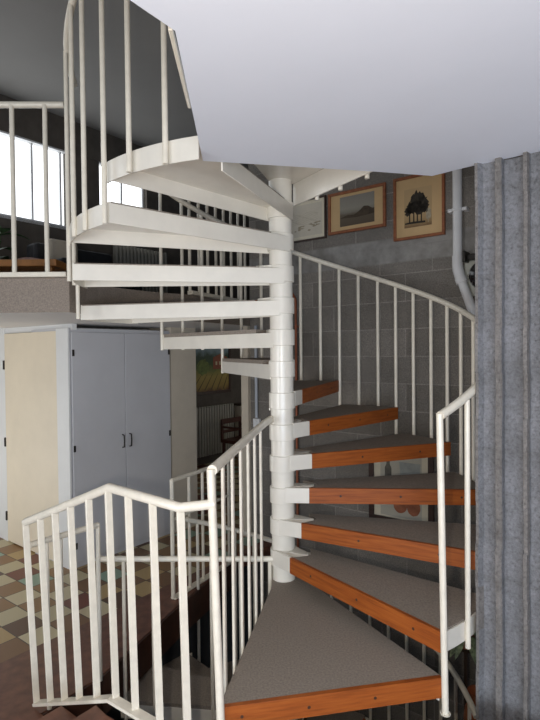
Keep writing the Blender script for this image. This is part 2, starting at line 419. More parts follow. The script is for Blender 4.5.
# the flight that carries on below
LOW={}
for k in range(0,7):
    LOW[k]=(155-DA*k,178-DA*k,(1.04 if k==0 else 1.165),-.77-RISE*k)
    make_tread(20+k,*LOW[k],wood=k>3)
def Zlow(t): return -.74+.5*0+ (t-18)*.19/DA*1.0 - .04
lr=MB(); lr.tube([P(1.172,t,Zlow(t)) for t in range(2,136,4)],.019,12); lr.build('lower_handrail',RAILW,stair)
for t in [7.5+7.85*k for k in range(0,16)]:
    lead=[k for k in LOW if LOW[k][0]-1.5<=t]; zz=LOW[min(lead)][3] if lead else LOW[6][3]-.19
    b=MB(); b.tube([P(1.18,t,zz-.12),P(1.18,t,Zlow(t))],.0125,8); b.build('baluster',RAILW,stair)
b=MB(); b.tube([(-1.153,-.03,.138),(-.055,-.03,.127)],.017,10); b.build('lower_guard_rail',RAILW,stair)
b=MB(); b.tube([(-1.145,-.03,-.5),(-1.145,-.03,.138)],.0125,10); b.build('baluster',RAILW,stair)
for k in range(0,6):
    x=-.99+.177*k; b=MB(); b.tube([(x,-.03,-.88),(x,-.03,.132)],.0115,8); b.build('baluster',RAILW,stair)

# ------------------------------------------------------------------ setting: slabs, floors, walls
main=MB()
main.prism([(-.369,-.931),(.42,-.769),(.679,-.706),(.803,-.823),(3.6,-2.993),(3.6,-7),(-6,-7),(-6,-3.6),(-.75,-2.45),(-.406,-1.965),(-.323,-1.846)],2.20,2.46)
structure(main.build('ceiling',CEIL,smooth=False))
tr=MB(); tr.square((-.362,-1.70,2.30),(-.381,-1.22,2.30),.013,.02,(1,0,0)); structure(tr.build('trim_1',RAILW,bevel=.003))
# balcony slab, cut round the stair
arc=[tuple(P(1.325,t)[:2]) for t in range(174,122,-6)]
we=G(-1.53,1.5)
bal=MB(); poly=[(-6.2,.0),(-1.33,.075)]+arc+[(we.x,we.y),tuple(G(-1.53,6)[:2]),tuple(G(-4.4,6)[:2]),tuple(G(-4.4,-1.0)[:2])]
bal.prism(poly,1.637,1.85)
bo=bal.build('floor_balcony',[SOFF,FASCIA],smooth=False); structure(bo)
for p in bo.data.polygons:
    if abs(p.normal.z)<.5 or p.normal.z>.5: p.material_index=1
# upper ceiling
uc_=MB(); uc_.prism([tuple(G(-4.5,-6)[:2]),tuple(G(-4.5,6.2)[:2]),tuple(G(3.2,6.2)[:2]),tuple(G(3.2,-6)[:2])],4.42,4.5); structure(uc_.build('ceiling_upper',GREYCEIL,smooth=False))
# window wall
ww=MB(); ww.gbox(-4.6,-4.4,-6,6.2,-.5,3.01); structure(ww.build('wall_left',DARKWALL,smooth=False))
ww=MB(); ww.gbox(-4.6,-4.4,1.26,1.74,3.01,4.0); ww.gbox(-4.6,-4.4,2.56,6.2,3.01,4.42); ww.gbox(-4.6,-4.39,-6,2.56,4.0,4.42); structure(ww.build('wall_left_upper',DARKWALL,smooth=False))
fb=MB(); fb.gbox(-4.6,1.8,6.0,6.2,-.5,4.42); structure(fb.build('wall_far',DARKWALL,smooth=False))
BLIND=emit('daylit_sheer_blind',(.93,.97,1.0),2.2)
for nm,w0,w1,mull in (('window_1',-6,1.26,(-1.6,-.8,0,.82,1.2)),('window_2',1.74,2.56,(1.77,2.15,2.53))):
    wf=MB()
    for e in mull: wf.gbox(-4.50,-4.455,e-.012,e+.012,3.01,4.0)
    wf.gbox(-4.52,-4.40,w0,w1,2.98,3.03); wf.gbox(-4.52,-4.40,w0,w1,3.98,4.02)
    wo=structure(wf.build(nm,PIPE,smooth=False))
    wp=MB(); wp.gbox(-4.5,-4.49,w0,w1,3.02,3.99); wp.build('window_pane',BLIND,wo,smooth=False)
# block wall with the pictures
wb=MB(); wb.gbox(-1.53,2.6,1.5,1.7,-2.9,4.42); structure(wb.build('wall_back',BLOCK,smooth=False))
# door post at the end of the block wall
tp=MB(); tp.gbox(-1.62,-1.53,1.46,1.62,-.5,1.637); structure(tp.build('trim_2',PILAST,smooth=False))
# ribbed pillar wall on the right
prof=[(1.169,0),(1.173,.014),(1.178,.03),(1.190,.03),(1.205,.0),(1.207,-.001),(1.256,-.001),(1.262,.016),(1.264,.036),(1.282,.036),(1.289,.03),(1.2905,-.012),(1.30,-.014),(1.364,-.014),(1.37,.016),(1.374,.032),(1.389,.032),(1.394,.01),(1.3945,-.004)]
full=[(a,d) for a,d in prof]
per=1.3945-1.207
for k in range(1,9):
    full+=[(a+per*k if k%2 else a+per*k+.004,d) for a,d in prof[6:]]
poly=[G(a,-.16-d)[:2] for a,d in full]+[tuple(G(full[-1][0],.05)[:2]),tuple(G(1.169,.05)[:2])]
wr=MB()
zs=[-2.9]+[-2.9+.19*k for k in range(1,27)]+[2.2]
for z0,z1 in zip(zs,zs[1:]):
    j=random.uniform(-.0025,.0025); k=random.uniform(-.0025,.0025)
    wr.prism([(p[0]+E1.x*j+E2.x*k,p[1]+E1.y*j+E2.y*k) for p in poly],z0,z1)
wo_=structure(wr.build('wall_right',[RIB,RIBB],smooth=False))
for p in wo_.data.polygons:
    dd=-.16-p.center.dot(E2)
    if dd>.017 and abs(p.normal.z)<.5: p.material_index=1
# tile floor, stairwell edge
tf=MB()
edgep=[(-1.33,-.50),(-1.10,-.16),(-.794,.695),(-.588,1.195),(-.42,1.62),tuple(G(-1.2,1.5)[:2])]
tf.prism(edgep+[tuple(G(-1.53,1.5)[:2]),tuple(G(-1.53,6)[:2]),tuple(G(-4.4,6)[:2]),tuple(G(-4.4,-4)[:2]),tuple(G(-.6,-4)[:2]),tuple(G(-.6,-1.24)[:2])],-.62,-.5)
structure(tf.build('floor',TILE,smooth=False))
fa=MB()
for p,q in zip(edgep[:5],edgep[1:5]):
    d=Vector((q[0]-p[0],q[1]-p[1],0)); n=Vector((d.y,-d.x,0)).normalized(); fa.board(p,q,n,.015,-.74,-.505)
structure(fa.build('trim_3',plain('stairwell_fascia_wood',(.06,.022,.012),.45,0,.3,12),smooth=False))
# camera-side platform and its three steps down to the tile floor
pf=MB(); fz=-.15
pf.prism([(-.80,-.99),(-.44,-1.235),(-.28,-1.235),(.66,-1.05),(1.05,-1.2),(3.5,-3.1),(3.5,-7),(-4,-7),tuple(G(-.115,-5)[:2]),tuple(G(-.115,-1.262)[:2])],-.32,fz)
structure(pf.build('floor_platform',STEP,smooth=False))
st=MB()
for k in range(1,3):
    a=-.115-.29*k+.01; z=fz-.117*k
    st.gbox(a,a+.30,-5,-1.262,z-.3,z)
structure(st.build('floor_steps',STEP,smooth=False))
# lower storey
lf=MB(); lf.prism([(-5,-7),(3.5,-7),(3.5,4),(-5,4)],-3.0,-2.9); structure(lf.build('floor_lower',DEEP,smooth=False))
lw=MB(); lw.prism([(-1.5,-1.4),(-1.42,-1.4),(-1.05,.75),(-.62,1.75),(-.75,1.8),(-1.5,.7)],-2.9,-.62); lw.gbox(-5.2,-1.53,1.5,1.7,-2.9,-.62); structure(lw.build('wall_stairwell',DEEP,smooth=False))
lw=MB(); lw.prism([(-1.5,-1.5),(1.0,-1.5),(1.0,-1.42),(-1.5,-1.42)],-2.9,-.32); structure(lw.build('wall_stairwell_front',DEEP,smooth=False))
# cupboard return, pilaster, pale door
pl=MB(); pl.gbox(-2.6,-2.262,1.095,1.45,-.5,1.637); structure(pl.build('wall_pilaster',PILAST,smooth=False))
dr=MB(); dr.gbox(-3.42,-2.46,-.055,-.015,-.49,1.58); d1=structure(dr.build('door_1',CREAM,smooth=False,bevel=.003))
for z in (1.27,.5,-.24):
    h=MB(); h.gbox(-3.44,-3.42,-.066,-.05,z-.045,z+.045); h.build('hinge',METAL,d1,bevel=.002)
wx=MB(); wx.gbox(-4.4,-3.43,-.03,.02,1.585,1.637); wx.gbox(-3.5,-3.43,-.05,.02,-.5,1.637); wx.gbox(-3.43,-2.26,-.03,.02,1.585,1.637); structure(wx.build('trim_4',PANELW,smooth=False))
d2=MB(); d2.gbox(-4.38,-3.5,-.045,-.005,-.5,.2); d2.gbox(-4.38,-4.25,-.045,-.005,.2,1.585); d2.gbox(-3.6,-3.5,-.045,-.005,.2,1.585); d2.gbox(-4.25,-3.6,-.045,-.005,1.45,1.585)
d2o=structure(d2.build('door_2',PANELW,smooth=False))
g2=MB(); g2.gbox(-4.25,-3.6,-.03,-.02,.2,1.45); g2.build('door_pane',emit('daylit_door_glass',(.9,.95,1),1.2),d2o,smooth=False)

# cupboard
cb=thing('cupboard',G(-2.4,.5,-.5),'tall grey-blue built-in cupboard with two flush doors on the tiled floor','cupboard')
b=MB(); b.gbox(-2.9,-2.275,-.05,1.09,-.5,1.60); b.build('body',CUP,cb)
b=MB(); b.gbox(-2.45,-2.262,-.066,-.051,-.5,1.60); b.build('side_panel',PANELW,cb)
for (a0,a1,hx) in ((-.035,.513,.475),(.519,1.07,.557)):
    b=MB(); b.gbox(-2.272,-2.252,a0,a1,-.44,1.565); d=b.build('door',CUP,cb,bevel=.003)
    h=MB(); h.tube([G(-2.252,hx,.49),G(-2.225,hx,.495),G(-2.222,hx,.55),G(-2.225,hx,.605),G(-2.252,hx,.61)],.006,8); h.build('handle',METAL,d)
    for z in (1.385,.55,-.30):
        e=a0+.012 if a0<0 else a1-.012
        h=MB(); h.gbox(-2.253,-2.247,e-.010,e+.010,z-.028,z+.028); h.build('hinge',METAL,d)

# ------------------------------------------------------------------ guardrails
def rail_thing(name,loc,label): return thing(name,loc,label,'railing')
r1=rail_thing('guardrail',(-.78,-.96,-.15),'white bent guardrail descending beside the brown tiled steps at front left')
A_=Vector((-1.325,-.57,0)); B_=Vector((-.79,-.95,0)); C_=Vector((-.44,-1.19,0)); D_=Vector((-.31,-1.178,0))
zA,zB=.54,.81
b=MB(); b.tube([A_+Vector((0,0,zA)),B_+Vector((0,0,zB-.004)),B_+(C_-B_)*.02+Vector((0,0,zB)),C_+Vector((0,0,.79)),D_+Vector((0,0,.80))],.0195,12); b.build('handrail',RAILW,r1)
b=MB(); b.square(A_+Vector((.04,0,-.378)),B_+Vector((0,0,-.105)),.045,.014,(.6,.8,0)); b.square(B_+Vector((0,0,-.105)),C_+Vector((0,0,-.115)),.045,.014,(.55,.83,0)); b.build('bottom_rail',RAILW,r1)
def gbal(p,z0,z1,root,d,lean=0):
    b=MB(); b.square(p+Vector((lean,0,z0)),p+Vector((0,0,z1)),.03,.014,d); b.build('baluster',RAILW,root,bevel=.002)
for k in range(0,6):
    f=[0,.2,.39,.58,.79,1][k]; p=A_+(B_-A_)*f; gbal(p,-.375+.27*f,zA+(zB-zA)*f,r1,(.75,.65,0),.04-.02*f)
for f in (.30,.64,1.0):
    p=B_+(C_-B_)*f; gbal(p,-.15 if f==1 else -.13,.795,r1,(.85,.5,0),.018)
r2=rail_thing('guardrail',(-1.2,-.43,-.5),'short low white guardrail at the edge of the tiled floor, left of stairwell')
a=Vector((-1.335,-.50,0)); c=Vector((-1.085,-.20,0))
b=MB(); b.tube([a+Vector((0,0,.40)),c+Vector((0,0,.40))],.017,10); b.build('handrail',RAILW,r2)
for f in (.22,.42,1.0):
    p=a+(c-a)*f; b=MB(); b.tube([p+Vector((0,0,-.5)),p+Vector((0,0,.41))],.0125,8); b.build('baluster',RAILW,r2)
r3=rail_thing('guardrail',(-.86,.8,-.5),'white guardrail on the far edge of the stairwell, before the dark doorway')
a=Vector((-.845,.78,0)); c=Vector((-.47,1.45,0))
b=MB(); b.tube([a+Vector((0,0,.41)),c+Vector((0,0,.41))],.017,10); b.build('handrail',RAILW,r3)
b=MB(); b.tube([a+Vector((0,0,.11)),c+Vector((0,0,.11))],.011,8); b.build('middle_rail',RAILW,r3)
b=MB(); b.square(a+Vector((0,0,-.49)),c+Vector((0,0,-.49)),.05,.014,(1,-.5,0)); b.build('bottom_rail',RAILW,r3)
for f in (0,.27,.5,.73,1):
    p=a+(c-a)*f; b=MB(); b.tube([p+Vector((0,0,-.49)),p+Vector((0,0,.42))],.016 if f==0 else .0125,8); b.build('baluster',RAILW,r3)
r4=rail_thing('balcony_railing',(-2.5,.05,1.85),'white metal railing along the balcony edge at upper left')
za=Vector((-4.6,.03,0)); zc=Vector((-1.335,.06,0))
b=MB(); b.tube([za+Vector((0,0,2.93)),zc+Vector((0,0,2.905))],.02,10); b.build('handrail',RAILW,r4)
b=MB(); b.square(za+Vector((0,0,1.87)),Vector((-1.335,.06,1.868)),.05,.03,(0,1,0)); b.build('bottom_rail',RAILW,r4,bevel=.003)
for k in range(0,16):
    x=-1.452-.202*k; b=MB(); b.tube([(x,.05,1.87),(x,.05,2.905)],.0145,10); b.build('baluster',RAILW,r4)
r5=rail_thing('balcony_railing',(-.5,1.6,1.85),'white metal railing on the balcony edge behind the spiral stair')
a=Vector((-.74,1.13,0)); c=Vector((-.33,2.04,0))
b=MB(); b.tube([a+Vector((0,0,2.75)),c+Vector((0,0,2.75))],.019,10); b.build('handrail',RAILW,r5)
b=MB(); b.square(a+Vector((0,0,1.87)),c+Vector((0,0,1.87)),.05,.03,(1,0,0)); b.build('bottom_rail',RAILW,r5)
for k in range(0,8):
    p=a+(c-a)*(k/7); b=MB(); b.tube([p+Vector((0,0,1.87)),p+Vector((0,0,2.75))],.0125,8); b.build('baluster',RAILW,r5)

# ------------------------------------------------------------------ pictures
def flat(b,pts,plane,off,th=.0015,mi=0,axis=2):
    "flat outline (u,z) on a wall: plane 'back' (u along E1 on e2=1.5) or 'left' (u along E2 on e1=-4.4)"
    n=len(pts)
    f=(lambda u,z,o: G(u,1.5-o,z)) if plane=='back' else (lambda u,z,o: G(-4.4+o,u,z))
    vs=[f(u,z,off) for u,z in pts]+[f(u,z,off+th) for u,z in pts]
    fs=[list(range(n-1,-1,-1)),list(range(n,2*n))]+[(i,(i+1)%n,(i+1)%n+n,i+n) for i in range(n)]
    b.add(vs,fs,mi)
def blob(u,z,ru,rz,n=22,j=.25,rnd=None):
    rnd=rnd or random
    return [(u+ru*math.cos(2*PI*k/n)*(1+rnd.uniform(-j,j)),z+rz*math.sin(2*PI*k/n)*(1+rnd.uniform(-j,j))) for k in range(n)]
def picture(u0,u1,z0,z1,w,fm,mm,img,label,plane='back',deep=.025,im=None,name='framed_picture'):
    f=(lambda u,z,o: G(u,1.5-o,z)) if plane=='back' else (lambda u,z,o: G(-4.4+o,u,z))
    root=thing(name,f((u0+u1)/2,z0,0),label,'picture')
    b=MB()
    for a0,a1,c0,c1 in ((u0,u1,z0,z0+w),(u0,u1,z1-w,z1),(u0,u0+w,z0+w,z1-w),(u1-w,u1,z0+w,z1-w)):
        flat(b,[(a0,c0),(a1,c0),(a1,c1),(a0,c1)],plane,.001,deep)
    b.build('frame',fm,root,bevel=.002)
    b=MB(); flat(b,[(u0+w,z0+w),(u1-w,z0+w),(u1-w,z1-w),(u0+w,z1-w)],plane,.002,.010); b.build('mount',mm,root)
    if img:
        b=MB(); a0,a1,c0,c1=img; flat(b,[(a0,c0),(a1,c0),(a1,c1),(a0,c1)],plane,.0125,.001); pr=b.build('print',im,root); return root,pr
    return root,None
def paper(name,stops,sc=6,z0=0,z1=1,amp=.12):
    "picture content: horizontal bands broken by noise, by height on the sheet"
    m,nt,b=nodes(name); s=nt.nodes.new('ShaderNodeSeparateXYZ'); lk(nt,gpos(nt),s.inputs[0])
    mr=nt.nodes.new('ShaderNodeMapRange'); mr.inputs['From Min'].default_value=z0; mr.inputs['From Max'].default_value=z1; lk(nt,s.outputs['Z'],mr.inputs['Value'])
    n=noise(nt,sc,6,gpos(nt)); a=nt.nodes.new('ShaderNodeMath'); a.operation='MULTIPLY_ADD'; a.inputs[1].default_value=amp*2; 
    lk(nt,n.outputs['Fac'],a.inputs[0]); lk(nt,mr.outputs[0],a.inputs[2])
    a2=nt.nodes.new('ShaderNodeMath'); a2.operation='SUBTRACT'; a2.inputs[1].default_value=amp; lk(nt,a.outputs[0],a2.inputs[0])
    lk(nt,ramp_of(nt,a2.outputs[0],stops),b.inputs['Base Color']); b.inputs['Roughness'].default_value=.6
    return m
rnd=random.Random(3)
# tree etching
im=paper('sepia_paper',[(0,(.18,.10,.04)),(.18,(.36,.24,.11)),(.35,(.44,.30,.145)),(1,(.48,.33,.165))],30,2.366,2.674,.12)
root,pr=picture(.034,.457,2.272,2.78,.022,FRAMEW,MATC,(.125,.352,2.366,2.674),'red-brown framed sepia print of dark trees, rightmost of three',im=im)
b=MB()
for u,z,ru,rz in ((.19,.5,.045,.05),(.235,.57,.05,.055),(.28,.53,.04,.06),(.16,.48,.03,.04),(.22,.5,.06,.05),(.265,.48,.045,.04),(.30,.49,.03,.04)):
    flat(b,blob(u,z-.03+2.05,ru,rz,26,.3,rnd),'back',.0136,.0005)
for u in (.17,.205,.235,.268): flat(b,[(u-.006,2.40),(u+.006,2.40),(u+.004,2.52),(u-.004,2.52)],'back',.0136,.0005)
flat(b,[(.13,2.395),(.30,2.39),(.30,2.405),(.2,2.41),(.13,2.405)],'back',.0136,.0005)
b.build('etched_trees',INK,pr,smooth=False)
b=MB(); flat(b,blob(.325,2.46,.02,.05,20,.3,rnd),'back',.0136,.0005); flat(b,[(.322,2.39),(.327,2.39),(.326,2.45),(.323,2.45)],'back',.0136,.0005); b.build('pale_tree',INKG,pr,smooth=False)
# hill print
im=paper('hill_print_paper',[(0,(.085,.06,.035)),(.38,(.11,.085,.055)),(.46,(.20,.18,.14)),(.6,(.27,.25,.20)),(1,(.22,.20,.17))],9,2.467,2.723,.08)
root,pr=picture(-.59,-.036,2.41,2.772,.024,FRAMEW,MATC,(-.473,-.141,2.467,2.723),'red-brown framed print of a dark hill, middle of three pictures',im=im)
b=MB(); flat(b,[(-.473,2.54),(-.40,2.56),(-.33,2.555),(-.27,2.59),(-.24,2.615),(-.20,2.61),(-.16,2.585),(-.141,2.585),(-.141,2.54),(-.3,2.53)],'back',.0136,.0005); b.build('hill',plain('hill_ink',(.06,.042,.025),.8,0,.3,30),pr,smooth=False)
# pale sketch
root,pr=picture(-1.05,-.616,2.395,2.775,.014,DARKFR,MATP,(-1.0,-.66,2.44,2.73),'dark framed pale pencil sketch partly behind the central pole',im=plain('sketch_paper',(.60,.55,.45),.7,0,.04,10))
b=MB()
for k in range(16):
    u=-.96+.28*rnd.random(); z=2.49+.05*rnd.random()+(.03 if u>-.78 else 0); flat(b,blob(u,z,.02,.007,10,.4,rnd),'back',.0136,.0005)
for k in range(9):
    z=2.55+.012*k; u=-.98; pts=[(u+.04*i,z+.01*math.sin(i*1.3+k)) for i in range(8)]; flat(b,pts+[(x,y+.0012) for x,y in reversed(pts)],'back',.0136,.0004)
b.build('pencil_lines',INKG,pr,smooth=False)
# still life low on the wall
im=plain('still_life_ground',(.50,.47,.39),.6,0,.08,5)
root,pr=picture(-.205,.36,-.06,.62,.045,DARKFR,MATP,(-.10,.26,.0,.56),'still life of two brown pots on a cream sheet, glimpsed between the lower treads',im=im)
b=MB(); b2=MB(); b3=MB()
flat(b,blob(.075,.105,.06,.07,28,.03,rnd),'back',.0136,.0005); flat(b,blob(.19,.10,.058,.07,28,.03,rnd),'back',.0139,.0005); b.build('painted_pot',plain('painted_pot',(.34,.12,.06),.6,0,.3,14),pr,smooth=False)
flat(b2,[(-.06,.3),(-.0,.3),(-.0,.4),(-.015,.43),(-.015,.5),(-.045,.5),(-.045,.43),(-.06,.4)],'back',.0136,.0005); b2.build('painted_bottle',plain('painted_bottle',(.12,.11,.09),.6,0,.3,14),pr,smooth=False)
flat(b3,[(.08,.3),(.24,.3),(.25,.46),(.07,.46)],'back',.0136,.0005); b3.build('painted_jar',plain('painted_jar',(.36,.38,.36),.6,0,.15,14),pr,smooth=False)
# farm painting in the dark room
im=paper('farm_painting',[(0,(.10,.04,.02)),(.12,(.30,.20,.05)),(.3,(.36,.27,.07)),(.45,(.20,.20,.05)),(.55,(.06,.10,.03)),(.75,(.05,.08,.05)),(.85,(.22,.30,.33)),(1,(.3,.38,.42))],7,.70,1.5,.14)
root,pr=picture(3.1,4.36,.66,1.54,.05,DARKFR,DARKFR,(3.15,4.31,.71,1.49),'colourful farm landscape painting above the radiator in the dark room','left',im=im,name='landscape_painting')
b=MB(); flat(b,[(3.92,1.08),(4.28,1.08),(4.28,1.28),(4.1,1.34),(3.92,1.28)],'left',.0136,.0006); b.build('painted_farmhouse',plain('painted_brick',(.26,.08,.04),.6,0,.2,20),pr,smooth=False)
b=MB()
for u in (3.98,4.07,4.16): flat(b,[(u,1.15),(u+.04,1.15),(u+.04,1.21),(u,1.21)],'left',.0144,.0005)
b.build('painted_windows',plain('painted_cream',(.55,.48,.30),.6),pr,smooth=False)
b=MB(); flat(b,blob(3.68,1.12,.14,.13,26,.15,rnd),'left',.0136,.0006); b.build('painted_tree',plain('painted_green',(.13,.17,.04),.6,0,.45,16),pr,smooth=False)
b=MB()
for k in range(9):
    u=3.2+.13*k; flat(b,[(u-.25+.02*k,.73),(u-.22+.02*k,.73),(u+.06,1.0),(u+.05,1.0)],'left',.0136,.0005)
b.build('painted_furrows',plain('painted_furrow',(.09,.07,.02),.6),pr,smooth=False)

# ------------------------------------------------------------------ pipes, fittings on the block wall
dp=thing('drain_pipe',G(.54,1.44,1.66),'grey plastic drainpipe with a bend on the block wall beside the pictures','pipe')
e=1.5-.055
b=MB(); b.tube([G(.03+.535,e,4.4),G(.03+.535,e,2.100-.05),G(.03+.537,e,2.050-.05),G(.03+.548,e,2.000-.05),G(.03+.565,e,1.950-.05),G(.03+.665,e,1.660-.05),G(.03+.80,e,1.280-.05)],.034,20); b.build('tube',PIPE,dp)
b=MB(); b.tube([G(.03+.535,e,2.140-.05),G(.03+.535,e,2.070-.05),G(.03+.540,e,2.030-.05),G(.03+.552,e,1.985-.05),G(.03+.568,e,1.942-.05)],.040,20); b.build('elbow',PIPE,dp)
b=MB(); b.tube([G(.03+.558,e,1.972-.05),G(.03+.572,e,1.932-.05)],.045,20); b.build('collar',PIPE,dp)
b=MB(); b.tube([G(.03+.535,e,2.445),G(.03+.535,e,2.422)],.042,20); b.gbox(.495,.525,e-.01,1.5,2.422,2.445); b.gbox(.605,.635,e-.01,1.5,2.422,2.445); b.tube([G(.03+.468,e-.005,2.433),G(.03+.602,e-.005,2.433)],.007,8); b.build('bracket',PIPE,dp)
cpp=thing('copper_pipe',G(-.945,1.475,-.3),'thin copper pipe running up the block wall just right of the pole','pipe')
b=MB(); b.tube([G(-.945,1.47,-2.6),G(-.945,1.47,1.84),G(-.95,1.47,1.87),G(-.99,1.47,1.93),G(-1.0,1.47,1.96),G(-1.0,1.47,2.36)],.012,10); b.build('tube',COPPERP,cpp)
for z in (.3,1.0,1.6):
    b=MB(); b.tube([G(-.945,1.47,z),G(-.945,1.47,z+.02)],.015,10); b.gbox(-.955,-.935,1.47,1.5,z,z+.02); b.build('clip',COPPERP,cpp)
b=MB(); b.tube([G(-1.44,1.48,.72),G(-1.44,1.48,1.637)],.016,10); 
cd=thing('conduit',G(-1.44,1.48,.7),'thin blue-grey conduit running down the block wall to a white socket','pipe')
b.build('tube',PIPEB,cd)
so=thing('wall_socket',G(-1.44,1.49,.64),'small white wall socket on the block wall left of the pole','socket')
b=MB(); b.gbox(-1.48,-1.40,1.47,1.5,.62,.71); b.build('plate',SOCK,so,bevel=.004)
b=MB(); b.gbox(-1.455,-1.425,1.462,1.472,.64,.69); b.build('switch',SOCK,so,bevel=.002)
# wall lamp peeping out from behind the ribbed wall
wl=thing('wall_lamp',G(.76,1.4,1.9),'black round glossy wall lamp beside the drainpipe, half behind the ribbed wall','lamp')
b=MB(); b.gbox(.60,.80,1.44,1.5,2.05,2.09); b.gbox(.62,.64,1.38,1.5,2.03,2.11); b.build('bracket',METAL,wl,bevel=.003)
b=MB(); b.lathe(G(.775,1.40,1.92),[(.02,-.05),(.09,-.05),(.105,-.02),(.108,.02),(.10,.045),(.09,.05),(.02,.05)],32,axis=-E2); b.build('housing',BLACKG,wl)
b=MB(); b.lathe(G(.775,1.349,1.92),[(.085,0),(.08,.012),(.04,.02),(.005,.022)],32,axis=-E2); b.build('glass_disc',BLACKG,wl)
b=MB(); b.gbox(.60,.86,1.478,1.5,1.78,2.05); b.build('back_plate',plain('pale_plate',(.42,.42,.36),.4),wl,bevel=.01)
b=MB(); b.tube([G(.775,1.42,2.06),G(.775,1.42,2.01)],.014,10); b.build('stem',METAL,wl)

# ------------------------------------------------------------------ dark room behind the cupboard
def radiator(u0,u1,z0,z1,label):
    r=thing('radiator',G(-4.33,(u0+u1)/2,z0),label,'radiator')
    n=int((u1-u0)/.062)
    for k in range(n):
        u=u0+(u1-u0)*(k+.5)/n; b=MB(); b.gbox(-4.36,-4.28,u-.019,u+.019,z0+.03,z1-.02); b.build('fin',RADI,r,bevel=.006)
    for z in (z0+.06,z1-.06):
        b=MB(); b.tube([G(-4.32,u0,z),G(-4.32,u1,z)],.02,10); b.build('pipe',RADI,r)
    for u in (u0+.1,u1-.1):
        b=MB(); b.gbox(-4.4,-4.30,u-.015,u+.015,z0-.08,z0+.06); b.build('bracket',METAL,r)
radiator(3.15,4.33,-.38,.49,'ribbed cream radiator below the farm landscape painting')
radiator(1.9,2.85,2.15,2.91,'ribbed cream radiator under the bright upstairs window')
ch=thing('armchair',G(-3.75,3.9,-.5),'dark red-brown wooden chair standing before the downstairs radiator','chair')
def cb_(name,a0,a1,b0,b1,z0,z1,m=REDWOOD):
    b=MB(); b.gbox(-3.75+a0,-3.75+a1,3.9+b0,3.9+b1,-.5+z0,-.5+z1); b.build(name,m,ch,bevel=.006)
cb_('seat',-.24,.24,-.24,.24,.40,.45)
for x in (-.22,.18):
    for y in (-.22,.18): cb_('leg',x,x+.04,y,y+.04,0,.42)
cb_('back_rail',-.24,-.20,-.22,.22,.70,.78); cb_('back_rail',-.235,-.205,-.20,.20,.55,.60)
for y in (-.24,.20): cb_('back_post',-.24,-.20,y,y+.04,.44,.78)
for y in (-.24,.20): cb_('armrest',-.22,.24,y,y+.04,.64,.67); 
for y in (-.24,.20): cb_('arm_post',.19,.23,y,y+.04,.44,.65)
ct=thing('cabinet',G(-4.15,4.62,-.5),'pale low cabinet in the dark room, right of the radiator','cabinet')
b=MB(); b.gbox(-4.36,-3.98,4.42,4.85,-.5,.42); b.build('body',PILAST,ct,bevel=.004)
b=MB(); b.gbox(-4.39,-3.95,4.40,4.88,.42,.45); b.build('top',DARKW,ct,bevel=.004)
b=MB(); b.gbox(-3.985,-3.965,4.45,4.82,-.44,.38); d=b.build('door',PILAST,ct,bevel=.004)
b=MB(); b.lathe(G(-3.965,4.5,.05),[(.008,0),(.015,.015),(.01,.025)],12,axis=E1); b.build('knob',METAL,d)

# ------------------------------------------------------------------ upstairs furniture seen through the balcony rail
tb=thing('coffee_table',(-2.75,1.75,1.85),'low orange wooden table behind the balcony railing','table')
b=MB(); b.box((-2.75,1.75,2.185),(.78,0,0),(0,.28,0),(0,0,.03)); b.build('tabletop',TABLEW,tb,bevel=.006)
for x in (-.7,.7):
    for y in (-.22,.22):
        b=MB(); b.box((-2.75+x,1.75+y,2.0),(.03,0,0),(0,.03,0),(0,0,.155)); b.build('leg',TABLEW,tb,bevel=.004)
b=MB()
N=10
for i in range(N):
    for j in range(5):
        x0=-2.55+.05*i; y0=1.6+.05*j
        h=lambda x,y: 2.225+.03*abs(math.sin(x*9+y*4))
        b.add([(x0,y0,h(x0,y0)),(x0+.05,y0,h(x0+.05,y0)),(x0+.05,y0+.05,h(x0+.05,y0+.05)),(x0,y0+.05,h(x0,y0+.05)),(x0,y0,2.216),(x0+.05,y0,2.216),(x0+.05,y0+.05,2.216),(x0,y0+.05,2.216)],[(0,1,2,3),(7,6,5,4),(0,4,5,1),(1,5,6,2),(2,6,7,3),(3,7,4,0)])
o=b.build('folded_cloth',CLOTH); tag(o,'crumpled pinkish-brown cloth lying on the low orange table','cloth')
sf=thing('sofa',G(-3.7,1.05,1.85),'black upholstered sofa below the upstairs window','sofa')
def sfb(name,a0,a1,c0,c1,z0,z1,m=BLACKF):
    b=MB(); b.gbox(-3.7+a0,-3.7+a1,1.05+c0,1.05+c1,1.85+z0,1.85+z1); b.build(name,m,sf,bevel=.04)
sfb('base',-.38,.40,-.52,.52,.08,.28)
for y in (-.48,.44):
    for x in (-.34,.32): 
        b=MB(); b.gbox(-3.7+x,-3.7+x+.04,1.05+y,1.05+y+.04,1.85,1.95); b.build('leg',DARKW,sf)
for c in (-.40,.01): sfb('seat_cushion',-.2,.40,c,c+.39,.28,.42)
sfb('backrest',-.40,-.18,-.52,.52,.25,.80)
for c in (-.54,.42): sfb('armrest',-.38,.40,c,c+.12,.2,.56)
pp=thing('potted_plant',(-2.95,2.35,1.85),'leafy dark green houseplant in a terracotta pot upstairs by the window','plant')
b=MB(); b.lathe((-2.95,2.35,1.85),[(.10,0),(.15,.26),(.165,.26),(.165,.30),(.14,.30),(.13,.27)],20); b.build('pot',TERRA,pp)
